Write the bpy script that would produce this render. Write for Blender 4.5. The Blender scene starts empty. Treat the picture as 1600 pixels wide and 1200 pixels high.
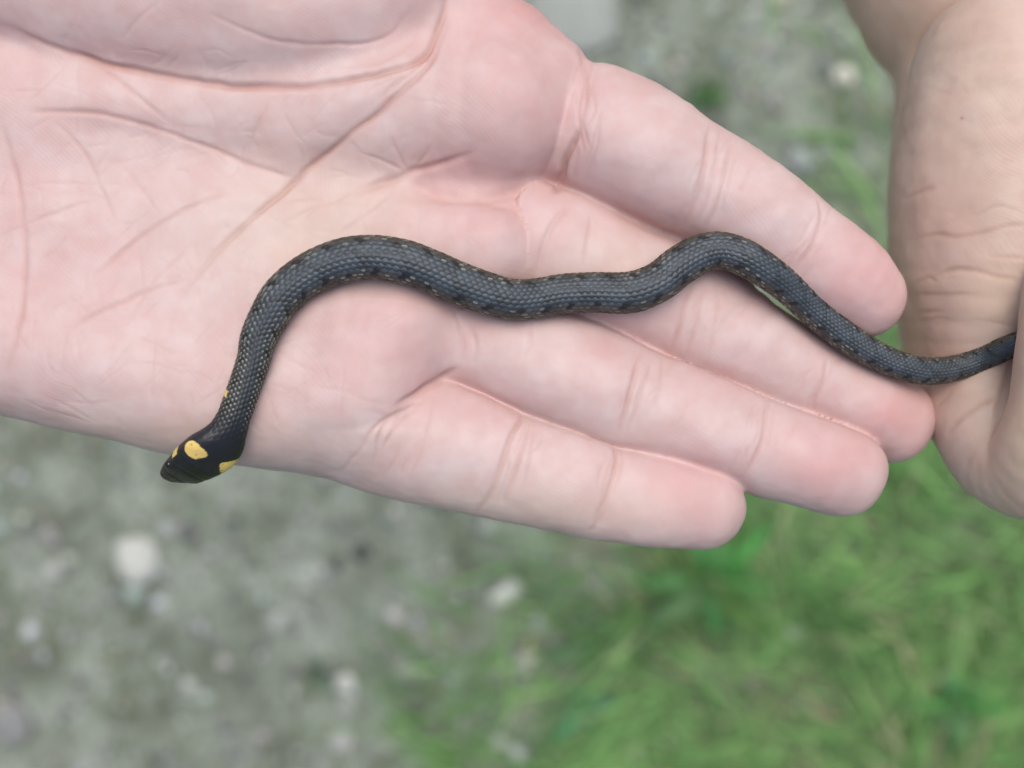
import bpy, bmesh, math, random
import numpy as np
from mathutils import Vector, Matrix
from mathutils.bvhtree import BVHTree

# ------------------------------------------------------------------ scale
# millimetres around the palm; world metres = mm/1000 + LIFT
S = 0.1                     # mm per photo pixel on the palm plane
LENS = 35.0
H = S * 1600 * LENS / 36.0  # camera distance to the palm plane, mm (about 156)
LIFT = 0.745                # palm height above the ground, m
CAMZ = LIFT + H / 1000.0
rng = np.random.default_rng(7)
random.seed(7)

scene = bpy.context.scene
C = scene.collection

# ------------------------------------------------------------------ camera
cd = bpy.data.cameras.new('camera')
cam = bpy.data.objects.new('camera', cd)
C.objects.link(cam)
cam.location = (0, 0, CAMZ)
cam.rotation_euler = (0, 0, 0)
cd.lens = LENS
cd.sensor_width = 36.0
cd.clip_start = 0.01
cd.clip_end = 2000
cd.dof.use_dof = True
cd.dof.focus_distance = H / 1000.0 + 0.001
cd.dof.aperture_fstop = 8.8
scene.camera = cam

# ------------------------------------------------------------------ sky and sun
SUN_EL, SUN_AZ = math.radians(70), math.radians(12)
world = bpy.data.worlds.new('World')
scene.world = world
world.use_nodes = True
wn = world.node_tree.nodes
bg = wn['Background']
sky = wn.new('ShaderNodeTexSky')
sky.sky_type = 'NISHITA'
sky.sun_disc = False
sky.sun_elevation = SUN_EL
sky.sun_rotation = SUN_AZ
sky.air_density = 1.0
sky.dust_density = 5.0
sky.ozone_density = 1.0
world.node_tree.links.new(sky.outputs[0], bg.inputs[0])
bg.inputs[1].default_value = 0.105
sd = bpy.data.lights.new('sun', 'SUN')
sun = bpy.data.objects.new('sun', sd)
C.objects.link(sun)
sd.energy = 1.3
sd.angle = math.radians(55)
sd.color = (1.0, 0.97, 0.93)
sdir = Vector((math.sin(SUN_AZ) * math.cos(SUN_EL), math.cos(SUN_AZ) * math.cos(SUN_EL), math.sin(SUN_EL)))
sun.rotation_euler = sdir.to_track_quat('Z', 'Y').to_euler()
sun.location = (0, 0, 5)

scene.view_settings.view_transform = 'Standard'
scene.view_settings.look = 'None'
scene.view_settings.exposure = 0.38
scene.view_settings.gamma = 1.0
scene.view_settings.use_curve_mapping = False

# ------------------------------------------------------------------ helpers
def tag(o, label=None, cat=None, group=None, kind=None):
    if label: o['label'] = label
    if cat: o['category'] = cat
    if group: o['group'] = group
    if kind: o['kind'] = kind
    return o

def mesh_obj(name, v, f, mat, parent=None, smooth=True, cols=None):
    me = bpy.data.meshes.new(name)
    v = np.asarray(v, dtype=np.float32)
    if isinstance(f, np.ndarray):
        me.vertices.add(len(v)); me.vertices.foreach_set('co', v.ravel())
        n, k = f.shape
        me.loops.add(n * k); me.loops.foreach_set('vertex_index', f.astype(np.int32).ravel())
        me.polygons.add(n); me.polygons.foreach_set('loop_start', np.arange(0, n * k, k, dtype=np.int32))
        me.update(calc_edges=True)
    else:
        me.from_pydata(v.tolist(), [], f)
    if smooth:
        me.polygons.foreach_set('use_smooth', np.ones(len(me.polygons), dtype=bool))
    if cols:
        for cn, arr in cols.items():
            a = me.color_attributes.new(cn, 'FLOAT_COLOR', 'POINT')
            arr = np.asarray(arr, dtype=np.float32)
            if arr.shape[1] == 3:
                arr = np.hstack([arr, np.ones((len(arr), 1), np.float32)])
            a.data.foreach_set('color', arr.ravel())
    me.materials.append(mat)
    me.update()
    o = bpy.data.objects.new(name, me)
    C.objects.link(o)
    if parent is not None:
        o.parent = parent
    return o

def px(u, v, z=0.0):
    """photo pixel + height above the palm plane (mm) -> mm"""
    f = (H - z) / H
    return np.array([(u - 800.0) * S * f, (600.0 - v) * S * f, z])

def to_world(p):
    p = np.asarray(p, dtype=np.float64)
    return p / 1000.0 + np.array([0, 0, LIFT])

GD = CAMZ * 1000.0          # camera height over the ground in mm
def gpx(u, v):
    """photo pixel -> ground point, m"""
    k = S * GD / H / 1000.0
    return np.array([(u - 800.0) * k, (600.0 - v) * k])

def catmull(P, n):
    P = np.asarray(P, float)
    Q = np.vstack([2 * P[0] - P[1], P, 2 * P[-1] - P[-2]])
    out = []
    for i in range(1, len(Q) - 2):
        for t in np.linspace(0, 1, n, endpoint=False):
            a, b, c, d = Q[i - 1], Q[i], Q[i + 1], Q[i + 2]
            out.append(0.5 * (2 * b + (c - a) * t + (2 * a - 5 * b + 4 * c - d) * t * t + (3 * b - a - 3 * c + d) * t ** 3))
    out.append(P[-1])
    return np.array(out)

def vnoise(p, scale, seed=0):
    """smooth value noise, p (n,3) -> [-1,1]"""
    q = p / scale + 1000.0 + seed * 17.31
    i = np.floor(q).astype(np.int64); f = q - i
    f = f * f * (3 - 2 * f)
    def hsh(x, y, z):
        h = (x * 374761393 + y * 668265263 + z * 2147483647 + seed * 974711) & 0x7fffffff
        h = ((h ^ (h >> 13)) * 1274126177) & 0x7fffffff
        return ((h ^ (h >> 16)) & 0xffff) / 32767.5 - 1.0
    r = 0
    for dx in (0, 1):
        for dy in (0, 1):
            for dz in (0, 1):
                w = (f[:, 0] if dx else 1 - f[:, 0]) * (f[:, 1] if dy else 1 - f[:, 1]) * (f[:, 2] if dz else 1 - f[:, 2])
                r = r + w * hsh(i[:, 0] + dx, i[:, 1] + dy, i[:, 2] + dz)
    return r

# ------------------------------------------------------------------ materials
def new_mat(name):
    m = bpy.data.materials.new(name); m.use_nodes = True
    nt = m.node_tree
    return m, nt, nt.nodes['Principled BSDF']

class NB:
    def __init__(s, nt): s.nt = nt
    def n(s, t, **kw):
        x = s.nt.nodes.new(t)
        for k, v in kw.items():
            if k.startswith('_'):
                setattr(x, k[1:], v)
            else:
                x.inputs[k].default_value = v
        return x
    def l(s, a, b): s.nt.links.new(a, b)
    def mix(s, a, b, fac, mode='MIX'):
        m = s.nt.nodes.new('ShaderNodeMix'); m.data_type = 'RGBA'; m.blend_type = mode
        for sock, val in ((m.inputs[0], fac), (m.inputs[6], a), (m.inputs[7], b)):
            if hasattr(val, 'links'): s.l(val, sock)
            else: sock.default_value = val if not isinstance(val, tuple) or len(val) == 4 else (*val, 1)
        return m.outputs[2]
    def math(s, op, a, b=None, clamp=False):
        m = s.nt.nodes.new('ShaderNodeMath'); m.operation = op; m.use_clamp = clamp
        for sock, val in ((m.inputs[0], a), (m.inputs[1], b)):
            if val is None: continue
            if hasattr(val, 'links'): s.l(val, sock)
            else: sock.default_value = val
        return m.outputs[0]
    def ramp(s, fac, stops):
        r = s.nt.nodes.new('ShaderNodeValToRGB')
        e = r.color_ramp.elements
        while len(e) < len(stops): e.new(0.5)
        for x, (p, c) in zip(e, stops):
            x.position = p; x.color = c if len(c) == 4 else (*c, 1)
        s.l(fac, r.inputs[0])
        return r.outputs[0]

def skin_mat(name, base, pale, pink, crease, yellow, sss=0.13):
    m, nt, b = new_mat(name); k = NB(nt)
    tc = k.n('ShaderNodeTexCoord'); g = tc.outputs['Object']
    at = k.n('ShaderNodeAttribute', _attribute_name='tint')
    sep = k.n('ShaderNodeSeparateColor'); k.l(at.outputs['Color'], sep.inputs[0])
    n1 = k.n('ShaderNodeTexNoise', Scale=170.0, Detail=3.0, Roughness=0.55); k.l(g, n1.inputs['Vector'])
    n2 = k.n('ShaderNodeTexNoise', Scale=430.0, Detail=2.0, Roughness=0.5); k.l(g, n2.inputs['Vector'])
    n3 = k.n('ShaderNodeTexNoise', Scale=60.0, Detail=2.0); k.l(g, n3.inputs['Vector'])
    f1 = k.ramp(n1.outputs['Fac'], [(0.38, (0, 0, 0)), (0.66, (1, 1, 1))])
    f2 = k.ramp(n2.outputs['Fac'], [(0.45, (0, 0, 0)), (0.75, (1, 1, 1))])
    f3 = k.ramp(n3.outputs['Fac'], [(0.35, (0, 0, 0)), (0.65, (1, 1, 1))])
    c = k.mix(base, pale, k.math('MULTIPLY', f1, 0.48))
    c = k.mix(c, pink, k.math('MULTIPLY', f3, 0.16))
    c = k.mix(c, pink, k.math('MULTIPLY', f2, 0.16))
    c = k.mix(c, pink, sep.outputs[0])
    c = k.mix(c, yellow, sep.outputs[2])
    c = k.mix(c, crease, sep.outputs[1])
    k.l(c, b.inputs['Base Color'])
    b.inputs['Roughness'].default_value = 0.5
    b.inputs['Specular IOR Level'].default_value = 0.32
    b.inputs['Subsurface Weight'].default_value = sss
    b.inputs['Subsurface Radius'].default_value = (1.0, 0.38, 0.22)
    b.inputs['Subsurface Scale'].default_value = 0.0011
    # friction ridges: warped fine bands + pores
    warp = k.n('ShaderNodeTexNoise', Scale=45.0, Detail=1.0); k.l(g, warp.inputs['Vector'])
    wv = k.n('ShaderNodeVectorMath', _operation='SCALE'); k.l(warp.outputs['Color'], wv.inputs[0]); wv.inputs['Scale'].default_value = 0.012
    ad = k.n('ShaderNodeVectorMath', _operation='ADD'); k.l(g, ad.inputs[0]); k.l(wv.outputs[0], ad.inputs[1])
    wave = k.n('ShaderNodeTexWave', Scale=680.0, Distortion=4.0, Detail=1.0)
    wave.inputs['Detail Scale'].default_value = 0.6
    wave.bands_direction = 'DIAGONAL'
    k.l(ad.outputs[0], wave.inputs['Vector'])
    fine = k.n('ShaderNodeTexNoise', Scale=1500.0, Detail=3.0); k.l(g, fine.inputs['Vector'])
    hgt = k.math('ADD', k.math('MULTIPLY', wave.outputs['Fac'], k.math('MULTIPLY', f3, 0.6)), k.math('MULTIPLY', fine.outputs['Fac'], 0.7))
    bp = k.n('ShaderNodeBump', Strength=0.085, Distance=0.00016)
    k.l(hgt, bp.inputs['Height']); k.l(bp.outputs[0], b.inputs['Normal'])
    k.l(k.ramp(n2.outputs['Fac'], [(0.3, (0.44,) * 3), (0.7, (0.58,) * 3)]), b.inputs['Roughness'])
    return m

M_PALM = skin_mat('palm_skin', (0.57, 0.424, 0.40), (0.67, 0.585, 0.57), (0.59, 0.315, 0.305), (0.38, 0.155, 0.10), (0.60, 0.50, 0.395))
M_FIST = skin_mat('tanned_skin', (0.61, 0.46, 0.375), (0.68, 0.565, 0.48), (0.53, 0.32, 0.26), (0.32, 0.15, 0.085), (0.55, 0.435, 0.30))

def simple_mat(name, col, rough=0.5, spec=0.5):
    m, nt, b = new_mat(name); k = NB(nt)
    tc = k.n('ShaderNodeTexCoord')
    n = k.n('ShaderNodeTexNoise', Scale=300.0, Detail=3.0); k.l(tc.outputs['Object'], n.inputs['Vector'])
    lo = tuple(x * 0.8 for x in col); hi = tuple(min(1, x * 1.15) for x in col)
    k.l(k.ramp(n.outputs['Fac'], [(0.3, lo), (0.7, hi)]), b.inputs['Base Color'])
    b.inputs['Roughness'].default_value = rough
    b.inputs['Specular IOR Level'].default_value = spec
    return m

M_NAIL = simple_mat('nail', (0.66, 0.47, 0.42), 0.3, 0.5)
M_EYE = simple_mat('snake_eye', (0.006, 0.006, 0.007), 0.06, 0.6)
M_IRIS = simple_mat('snake_iris', (0.35, 0.2, 0.05), 0.2, 0.5)

# ------------------------------------------------------------------ implicit surfaces
class Field:
    def __init__(s, ax, ay, az):
        s.ax, s.ay, s.az = [np.asarray(a, np.float32) for a in (ax, ay, az)]
        s.shape = (len(ax), len(ay), len(az))
    def blank(s): return np.full(s.shape, 40.0, np.float32)
    def chain(s, stations, zs=1.0, sub=3, margin=7.0):
        """stations: (x,y,z,r) mm; distance to a variable-radius tube, with the box it fills"""
        Q = catmull(stations, sub)
        box = []
        for i, ax in enumerate((s.ax, s.ay, s.az)):
            lo = np.searchsorted(ax, (Q[:, i] - Q[:, 3]).min() - margin); hi = np.searchsorted(ax, (Q[:, i] + Q[:, 3]).max() + margin)
            box.append((lo, hi))
        f = np.full([h - l for l, h in box], 40.0, np.float32)
        for a, b in zip(Q[:-1], Q[1:]):
            R = max(a[3], b[3]) + margin
            sl = []
            for i, ax in enumerate((s.ax, s.ay, s.az)):
                lo = np.searchsorted(ax, min(a[i], b[i]) - R); hi = np.searchsorted(ax, max(a[i], b[i]) + R)
                sl.append(slice(max(lo, box[i][0]), min(hi, box[i][1])))
            if any(q.stop <= q.start for q in sl): continue
            X = s.ax[sl[0]][:, None, None]; Y = s.ay[sl[1]][None, :, None]; Z = s.az[sl[2]][None, None, :]
            sl = [slice(q.start - b_[0], q.stop - b_[0]) for q, b_ in zip(sl, box)]
            d = (b - a)[:3].copy(); d[2] *= zs
            L2 = float(d @ d) + 1e-9
            zz = (Z - a[2]) * zs
            t = np.clip(((X - a[0]) * d[0] + (Y - a[1]) * d[1] + zz * d[2]) / L2, 0, 1)
            dd = np.sqrt((X - a[0] - t * d[0]) ** 2 + (Y - a[1] - t * d[1]) ** 2 + (zz - t * d[2]) ** 2) - (a[3] + t * (b[3] - a[3]))
            dd = (dd / zs ** 0.5).astype(np.float32)
            sub_f = f[sl[0], sl[1], sl[2]]
            f[sl[0], sl[1], sl[2]] = np.minimum(sub_f, dd)
        return f, tuple(slice(l, h) for l, h in box)
    def add(s, f, stations, k, zs=1.0, margin=7.0, mark=None):
        g, sl = s.chain(stations, zs, margin=max(margin, k))
        if mark is not None:
            fidv, i, sec = mark                       # nearest finger and distance to the second nearest
            sub = fidv[sl]; sub[g < f[sl]] = i
            sec[sl] = np.minimum(sec[sl], np.maximum(g, f[sl]))
            f[sl] = np.minimum(f[sl], g)
            return f
        f[sl] = smin(f[sl], g, k)
        return f

def smin(a, b, k):
    h = np.maximum(k - np.abs(a - b), 0) / k
    return np.minimum(a, b) - h * h * k * 0.25

def surface_nets(fd, f):
    nx, ny, nz = f.shape
    for i in (0, 1, -1, -2):                 # close the skin where it meets the edge of the grid
        f[i] = np.maximum(f[i], 0.5); f[:, i] = np.maximum(f[:, i], 0.5); f[:, :, i] = np.maximum(f[:, :, i], 0.5)
    ins = f < 0
    code = np.zeros((nx - 1, ny - 1, nz - 1), np.int8)
    for dx in (0, 1):
        for dy in (0, 1):
            for dz in (0, 1):
                code += ins[dx:nx - 1 + dx, dy:ny - 1 + dy, dz:nz - 1 + dz]
    act = (code > 0) & (code < 8)
    I = np.argwhere(act)
    idx = np.full(act.shape, -1, np.int64)
    idx[act] = np.arange(len(I))
    acc = np.zeros((len(I), 3)); cnt = np.zeros(len(I))
    cor = [(a, b, c) for a in (0, 1) for b in (0, 1) for c in (0, 1)]
    vals = {c: f[I[:, 0] + c[0], I[:, 1] + c[1], I[:, 2] + c[2]] for c in cor}
    for c in cor:
        for axn in range(3):
            if c[axn] == 0:
                c2 = list(c); c2[axn] = 1; c2 = tuple(c2)
                a, b = vals[c], vals[c2]
                m = (a < 0) != (b < 0)
                t = np.where(m, a / np.where(m, a - b, 1), 0)
                pt = np.tile(np.array(c, float), (len(I), 1)); pt[:, axn] += t
                acc += pt * m[:, None]; cnt += m
    loc = acc / cnt[:, None]
    V = np.empty((len(I), 3))
    for i, ax in enumerate((fd.ax, fd.ay, fd.az)):
        a0 = ax[I[:, i]]; a1 = ax[I[:, i] + 1]
        V[:, i] = a0 + (a1 - a0) * loc[:, i]
    faces = []
    for axn in range(3):
        o1, o2 = [(1, 2), (2, 0), (0, 1)][axn]
        s0 = [slice(None)] * 3; s1 = [slice(None)] * 3
        s0[axn] = slice(0, -1); s1[axn] = slice(1, None)
        for o in (o1, o2):
            s0[o] = slice(1, -1); s1[o] = slice(1, -1)
        A, B = ins[tuple(s0)], ins[tuple(s1)]
        E = np.argwhere(A != B)
        flip = A[tuple(E.T)]
        base = E.copy(); base[:, o1] += 1; base[:, o2] += 1
        q = []
        for d1, d2 in ((-1, -1), (0, -1), (0, 0), (-1, 0)):
            c = base.copy(); c[:, o1] += d1; c[:, o2] += d2
            q.append(idx[c[:, 0], c[:, 1], c[:, 2]])
        q = np.stack(q, 1)
        q[~flip] = q[~flip][:, ::-1]
        faces.append(q)
    F = np.vstack(faces)
    F = F[(F >= 0).all(1)]
    return V, F, I

def neighbour_smooth(V, F, it=2, lam=0.5):
    a = np.concatenate([F[:, 0], F[:, 1], F[:, 2], F[:, 3]]); b = np.concatenate([F[:, 1], F[:, 2], F[:, 3], F[:, 0]])
    n = len(V)
    for _ in range(it):
        s = np.zeros((n, 3)); c = np.bincount(np.concatenate([a, b]), minlength=n)
        for i in range(3):
            s[:, i] = np.bincount(np.concatenate([a, b]), weights=np.concatenate([V[b, i], V[a, i]]), minlength=n)
        V = V + lam * (s / np.maximum(c, 1)[:, None] - V)
    return V

def vert_normals(V, F):
    d1 = V[F[:, 2]] - V[F[:, 0]]; d2 = V[F[:, 3]] - V[F[:, 1]]
    fn = np.cross(d1, d2)
    N = np.zeros_like(V)
    for j in range(4):
        for i in range(3):
            N[:, i] += np.bincount(F[:, j], weights=fn[:, i], minlength=len(V))
    return N / np.maximum(np.linalg.norm(N, axis=1), 1e-12)[:, None]

def axis(segs):
    """segs: list of (start, stop, step) -> monotone coordinates"""
    out = []
    for a, b, st in segs:
        n = max(1, int(round((b - a) / st)))
        out.append(np.linspace(a, b, n, endpoint=False))
    out.append([segs[-1][1]])
    return np.concatenate(out)

def stations(rows, zs=1.0, top=True):
    """rows (u, v, halfwidth px, z) ; z is the height of the top when top=True"""
    out = []
    for u, v, hw, z in rows:
        r = hw * S
        zc = z - r / zs if top else z
        r = r * (H - zc) / H
        zc = z - r / zs if top else z
        x, y, _ = px(u, v, zc)
        out.append((x, y, zc, r))
    return np.array(out)

def apply_creases(V, N, ids, creases, depth_gain=1.0):
    """groove the surface along the fold lines; returns groove colour weight"""
    f = H / (H - V[:, 2])
    U = V[:, 0] * f / S + 800; W = 600 - V[:, 1] * f / S
    disp = np.zeros(len(V)); col = np.zeros(len(V)); wide = np.zeros(len(V))
    facing = np.clip(N[:, 2] * 3, 0, 1)
    wob = vnoise(V, 5.0, 3) * 3.0 + vnoise(V, 1.8, 4) * 1.2
    wob2 = vnoise(V, 5.0, 5) * 3.0 + vnoise(V, 1.8, 6) * 1.2
    for part, pts, wd, dp, cs in creases:
        P = catmull(pts, 5) if len(pts) > 2 else np.array(pts, float)
        lo = P.min(0) - 150; hi = P.max(0) + 150
        sel = (U > lo[0]) & (U < hi[0]) & (W > lo[1]) & (W < hi[1]) & (facing > 0)
        if part is not None:
            sel &= np.isin(ids, part)
        sel = np.nonzero(sel)[0]
        if len(sel) == 0: continue
        q = np.stack([U[sel] + wob[sel], W[sel] + wob2[sel]], 1)
        best = np.full(len(sel), 1e9); tt = np.zeros(len(sel))
        for i, (a, b) in enumerate(zip(P[:-1], P[1:])):
            d = b - a
            t = np.clip(((q - a) @ d) / (d @ d + 1e-9), 0, 1)
            dist = np.linalg.norm(q - a - t[:, None] * d, axis=1)
            m = dist < best
            best[m] = dist[m]; tt[m] = (i + t[m]) / (len(P) - 1)
        fade = np.clip(np.minimum(tt, 1 - tt) / 0.22, 0, 1) ** 0.8
        fade = 0.15 + 0.85 * fade
        mod = 0.8 + 0.35 * vnoise(V[sel], 3.5, 9)
        w = wd * 0.62 / S
        g = np.exp(-(best / w) ** 2) * fade * facing[sel] * mod
        g[(best > 2.6 * w)] *= 0
        if wd > 2: wide[sel] -= dp * g
        else: disp[sel] = np.minimum(disp[sel], -dp * depth_gain * g)
        gc = np.exp(-(best / (w * 1.1)) ** 2) * fade * facing[sel] * mod
        col[sel] = np.maximum(col[sel], gc * cs * 1.15)
    return disp + wide, col, U, W

def bake_skin(name, V, F, ids, creases, mat, tintfun, gain):
    F2 = F
    N = vert_normals(V, F2)
    ids2 = ids(V)
    disp, col, U, W = apply_creases(V, N, ids2, creases, gain)
    lump = 0.45 * vnoise(V, 15.0, 7) + 0.28 * vnoise(V, 8.0, 1) + 0.10 * vnoise(V, 3.2, 2) + 0.03 * vnoise(V, 1.2, 8)
    V = V + N * (disp + lump)[:, None]
    tint = np.zeros((len(V), 3))
    tint[:, 0], tint[:, 2] = tintfun(U, W, V, ids2, N)
    tint[:, 1] = np.clip(col, 0, 0.85)
    o = mesh_obj(name, to_world(V), F2, mat, cols={'tint': tint})
    return o, V, F2

def gauss(U, W, c, s):
    return np.exp(-(((U - c[0]) / s[0]) ** 2 + ((W - c[1]) / s[1]) ** 2))

# ================================================================== GROUND
def ground_axis(n_f, half, far):
    fine = np.linspace(-half, half, n_f)
    g = half * np.geomspace(1.0, far / half, 26)[1:]
    return np.concatenate([-g[::-1], fine, g])

def green_amount(x, y):
    """how grassy the ground is at x,y (m): lawn to the lower right, bare grit elsewhere"""
    p = np.stack([x, y, np.zeros_like(x)], 1)
    n = 0.075 * vnoise(p, 0.12, 21) + 0.045 * vnoise(p, 0.045, 22)
    k = S * GD / H / 1000.0
    u = x / k + 800; v = 600 - y / k
    # signed distance (m) past the ragged lawn edge
    edge = ((u - 775) * 0.86 + (v - 1200) * 0.51) * k
    g1 = np.clip(0.5 + (edge + n * 2.0) / 0.17, 0, 1)
    g1 = g1 * np.clip(0.35 + (v - 350) / 450, 0.35, 1)
    return g1

gx = ground_axis(241, 0.85, 150.0)
GX, GY = np.meshgrid(gx, gx, indexing='ij')
gp = np.stack([GX.ravel(), GY.ravel(), np.zeros(GX.size)], 1)
near = np.clip(1.4 - np.maximum(np.abs(gp[:, 0]), np.abs(gp[:, 1])), 0, 1)
gp[:, 2] = near * (0.006 * vnoise(gp, 0.16, 31) + 0.003 * vnoise(gp, 0.04, 32) + 0.0015 * vnoise(gp, 0.015, 33))
ng = len(gx)
ii, jj = np.meshgrid(np.arange(ng - 1), np.arange(ng - 1), indexing='ij')
gf = np.stack([ii * ng + jj, (ii + 1) * ng + jj, (ii + 1) * ng + jj + 1, ii * ng + jj + 1], -1).reshape(-1, 4)
m, nt, b = new_mat('grit_soil'); k = NB(nt)
tc = k.n('ShaderNodeTexCoord')
n1 = k.n('ShaderNodeTexNoise', Scale=14.0, Detail=5.0, Roughness=0.6); k.l(tc.outputs['Object'], n1.inputs['Vector'])
n2 = k.n('ShaderNodeTexNoise', Scale=90.0, Detail=4.0, Roughness=0.65); k.l(tc.outputs['Object'], n2.inputs['Vector'])
vo = k.n('ShaderNodeTexVoronoi', Scale=160.0); k.l(tc.outputs['Object'], vo.inputs['Vector'])
c1 = k.ramp(n1.outputs['Fac'], [(0.3, (0.105, 0.125, 0.08)), (0.5, (0.255, 0.295, 0.235)), (0.7, (0.39, 0.44, 0.38))])
c2 = k.ramp(n2.outputs['Fac'], [(0.35, (0.42, 0.42, 0.38)), (0.65, (1, 1, 1))])
c = k.mix(c1, c2, 0.75, 'MULTIPLY')
c = k.mix(c, (0.34, 0.35, 0.32), k.math('MULTIPLY', k.math('SUBTRACT', 0.5, vo.outputs['Distance']), 0.6, True))
at = k.n('ShaderNodeAttribute', _attribute_name='green')
c = k.mix(c, (0.10, 0.14, 0.055), k.math('MULTIPLY', at.outputs['Fac'], 0.7))
k.l(c, b.inputs['Base Color']); b.inputs['Roughness'].default_value = 0.95
bp = k.n('ShaderNodeBump', Strength=0.6, Distance=0.003); k.l(n2.outputs['Fac'], bp.inputs['Height']); k.l(bp.outputs[0], b.inputs['Normal'])
ga = green_amount(gp[:, 0], gp[:, 1])
ground = mesh_obj('ground', gp, gf, m, cols={'green': np.stack([ga] * 3, 1)})
tag(ground, kind='structure')

def gz(x, y):
    p = np.stack([np.atleast_1d(x), np.atleast_1d(y), np.zeros(np.size(x))], 1)
    nr = np.clip(1.4 - np.maximum(np.abs(p[:, 0]), np.abs(p[:, 1])), 0, 1)
    return nr * (0.006 * vnoise(p, 0.16, 31) + 0.003 * vnoise(p, 0.04, 32) + 0.0015 * vnoise(p, 0.015, 33))

# colour-attribute material shared by grit, grass and straw
def attr_mat(name, rough=0.8, trans=0.0, spec=0.3):
    m, nt, b = new_mat(name); k = NB(nt)
    at = k.n('ShaderNodeAttribute', _attribute_name='col')
    tc = k.n('ShaderNodeTexCoord')
    n = k.n('ShaderNodeTexNoise', Scale=220.0, Detail=3.0); k.l(tc.outputs['Object'], n.inputs['Vector'])
    c = k.mix(at.outputs['Color'], k.ramp(n.outputs['Fac'], [(0.3, (0.7, 0.7, 0.7)), (0.7, (1, 1, 1))]), 0.8, 'MULTIPLY')
    k.l(c, b.inputs['Base Color'])
    b.inputs['Roughness'].default_value = rough
    b.inputs['Specular IOR Level'].default_value = spec
    if trans:
        tr = k.n('ShaderNodeBsdfTranslucent'); k.l(c, tr.inputs['Color'])
        mx = k.n('ShaderNodeMixShader'); mx.inputs[0].default_value = trans
        k.l(b.outputs[0], mx.inputs[1]); k.l(tr.outputs[0], mx.inputs[2])
        k.l(mx.outputs[0], nt.nodes['Material Output'].inputs[0])
    return m
M_GRIT = attr_mat('grit', 0.9)
M_LEAF = attr_mat('grass_blades', 0.5, 0.4)

def spread(n):
    """n points in the dense core plus two thirds as many thinning out over the apron around it"""
    x = rng.uniform(-0.95, 0.95, n); y = rng.uniform(-0.8, 0.8, n)
    m = int(n * 0.8)
    r = 0.75 + np.abs(rng.normal(0, 0.55, m)); a = rng.uniform(0, 2 * math.pi, m)
    return np.concatenate([x, r * np.cos(a)]), np.concatenate([y, r * np.sin(a)])

# grit: thousands of small stones, one object
ico = bmesh.new(); bmesh.ops.create_icosphere(ico, subdivisions=1, radius=1.0)
IV = np.array([v.co[:] for v in ico.verts]); IF = np.array([[v.index for v in f.verts] for f in ico.faces]); ico.free()
NG = 15000
x, y = spread(NG); NG = len(x)
keep = rng.random(NG) > green_amount(x, y) * 0.93
x, y = x[keep], y[keep]; n = len(x)
sz = np.exp(rng.normal(math.log(0.0030), 0.5, n)).clip(0.001, 0.0085)
ang = rng.uniform(0, 6.28, n)
jit = 1 + 0.22 * rng.normal(size=(n, len(IV), 1))
pts = IV[None] * jit * sz[:, None, None] * np.stack([rng.uniform(0.8, 1.3, n), rng.uniform(0.7, 1.1, n), rng.uniform(0.45, 0.8, n)], 1)[:, None, :]
ca, sa = np.cos(ang)[:, None], np.sin(ang)[:, None]
pts = np.stack([pts[..., 0] * ca - pts[..., 1] * sa, pts[..., 0] * sa + pts[..., 1] * ca, pts[..., 2]], -1)
pts += np.stack([x, y, gz(x, y) + sz * 0.2], 1)[:, None, :]
tone = np.exp(rng.normal(math.log(0.29), 0.48, n)).clip(0.08, 0.66)
hue = np.stack([0.98 + 0.07 * rng.normal(size=n), 1.04 + 0.02 * rng.normal(size=n), 0.97 + 0.08 * rng.normal(size=n)], 1)
colr = np.repeat((tone[:, None] * hue)[:, None, :], len(IV), 1).reshape(-1, 3)
fc = (IF[None] + (np.arange(n) * len(IV))[:, None, None]).reshape(-1, 3)
tag(mesh_obj('gravel', pts.reshape(-1, 3), fc, M_GRIT, smooth=False, cols={'col': colr}),
    'grey gravel scattered over the bare ground', 'gravel', kind='stuff')

# grass blades
def blades(name, bx, by, length, width, lean, azim, colr, label, cat, curl=0.6):
    n = len(bx); ns = 4
    t = np.linspace(0, 1, ns)
    bz = gz(bx, by)
    out = np.zeros((n, ns, 2, 3))
    dx, dy = np.cos(azim), np.sin(azim)
    sx, sy = -dy, dx
    for i, tt in enumerate(t):
        a = lean * (1 + curl * tt)
        hor = length * tt * np.sin(np.clip(a, 0, 1.5)); ver = length * tt * np.cos(np.clip(a, 0, 1.5))
        w = width * (1 - 0.9 * tt ** 1.7) * 0.5
        for s_ in (0, 1):
            sg = -1 if s_ == 0 else 1
            out[:, i, s_, 0] = bx + dx * hor + sx * w * sg
            out[:, i, s_, 1] = by + dy * hor + sy * w * sg
            out[:, i, s_, 2] = bz - 0.002 + ver
    base = (np.arange(n) * ns * 2)[:, None]
    q = np.concatenate([base + np.array([2 * i, 2 * i + 1, 2 * i + 3, 2 * i + 2])[None] for i in range(ns - 1)])
    cc = np.repeat(colr, ns * 2, 0)
    return tag(mesh_obj(name, out.reshape(-1, 3), q, M_LEAF, cols={'col': cc}), label, cat, kind='stuff')

def scatter(n, fun):
    x, y = spread(n); n = len(x)
    kp = rng.random(n) < fun(x, y)
    return x[kp], y[kp]

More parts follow.
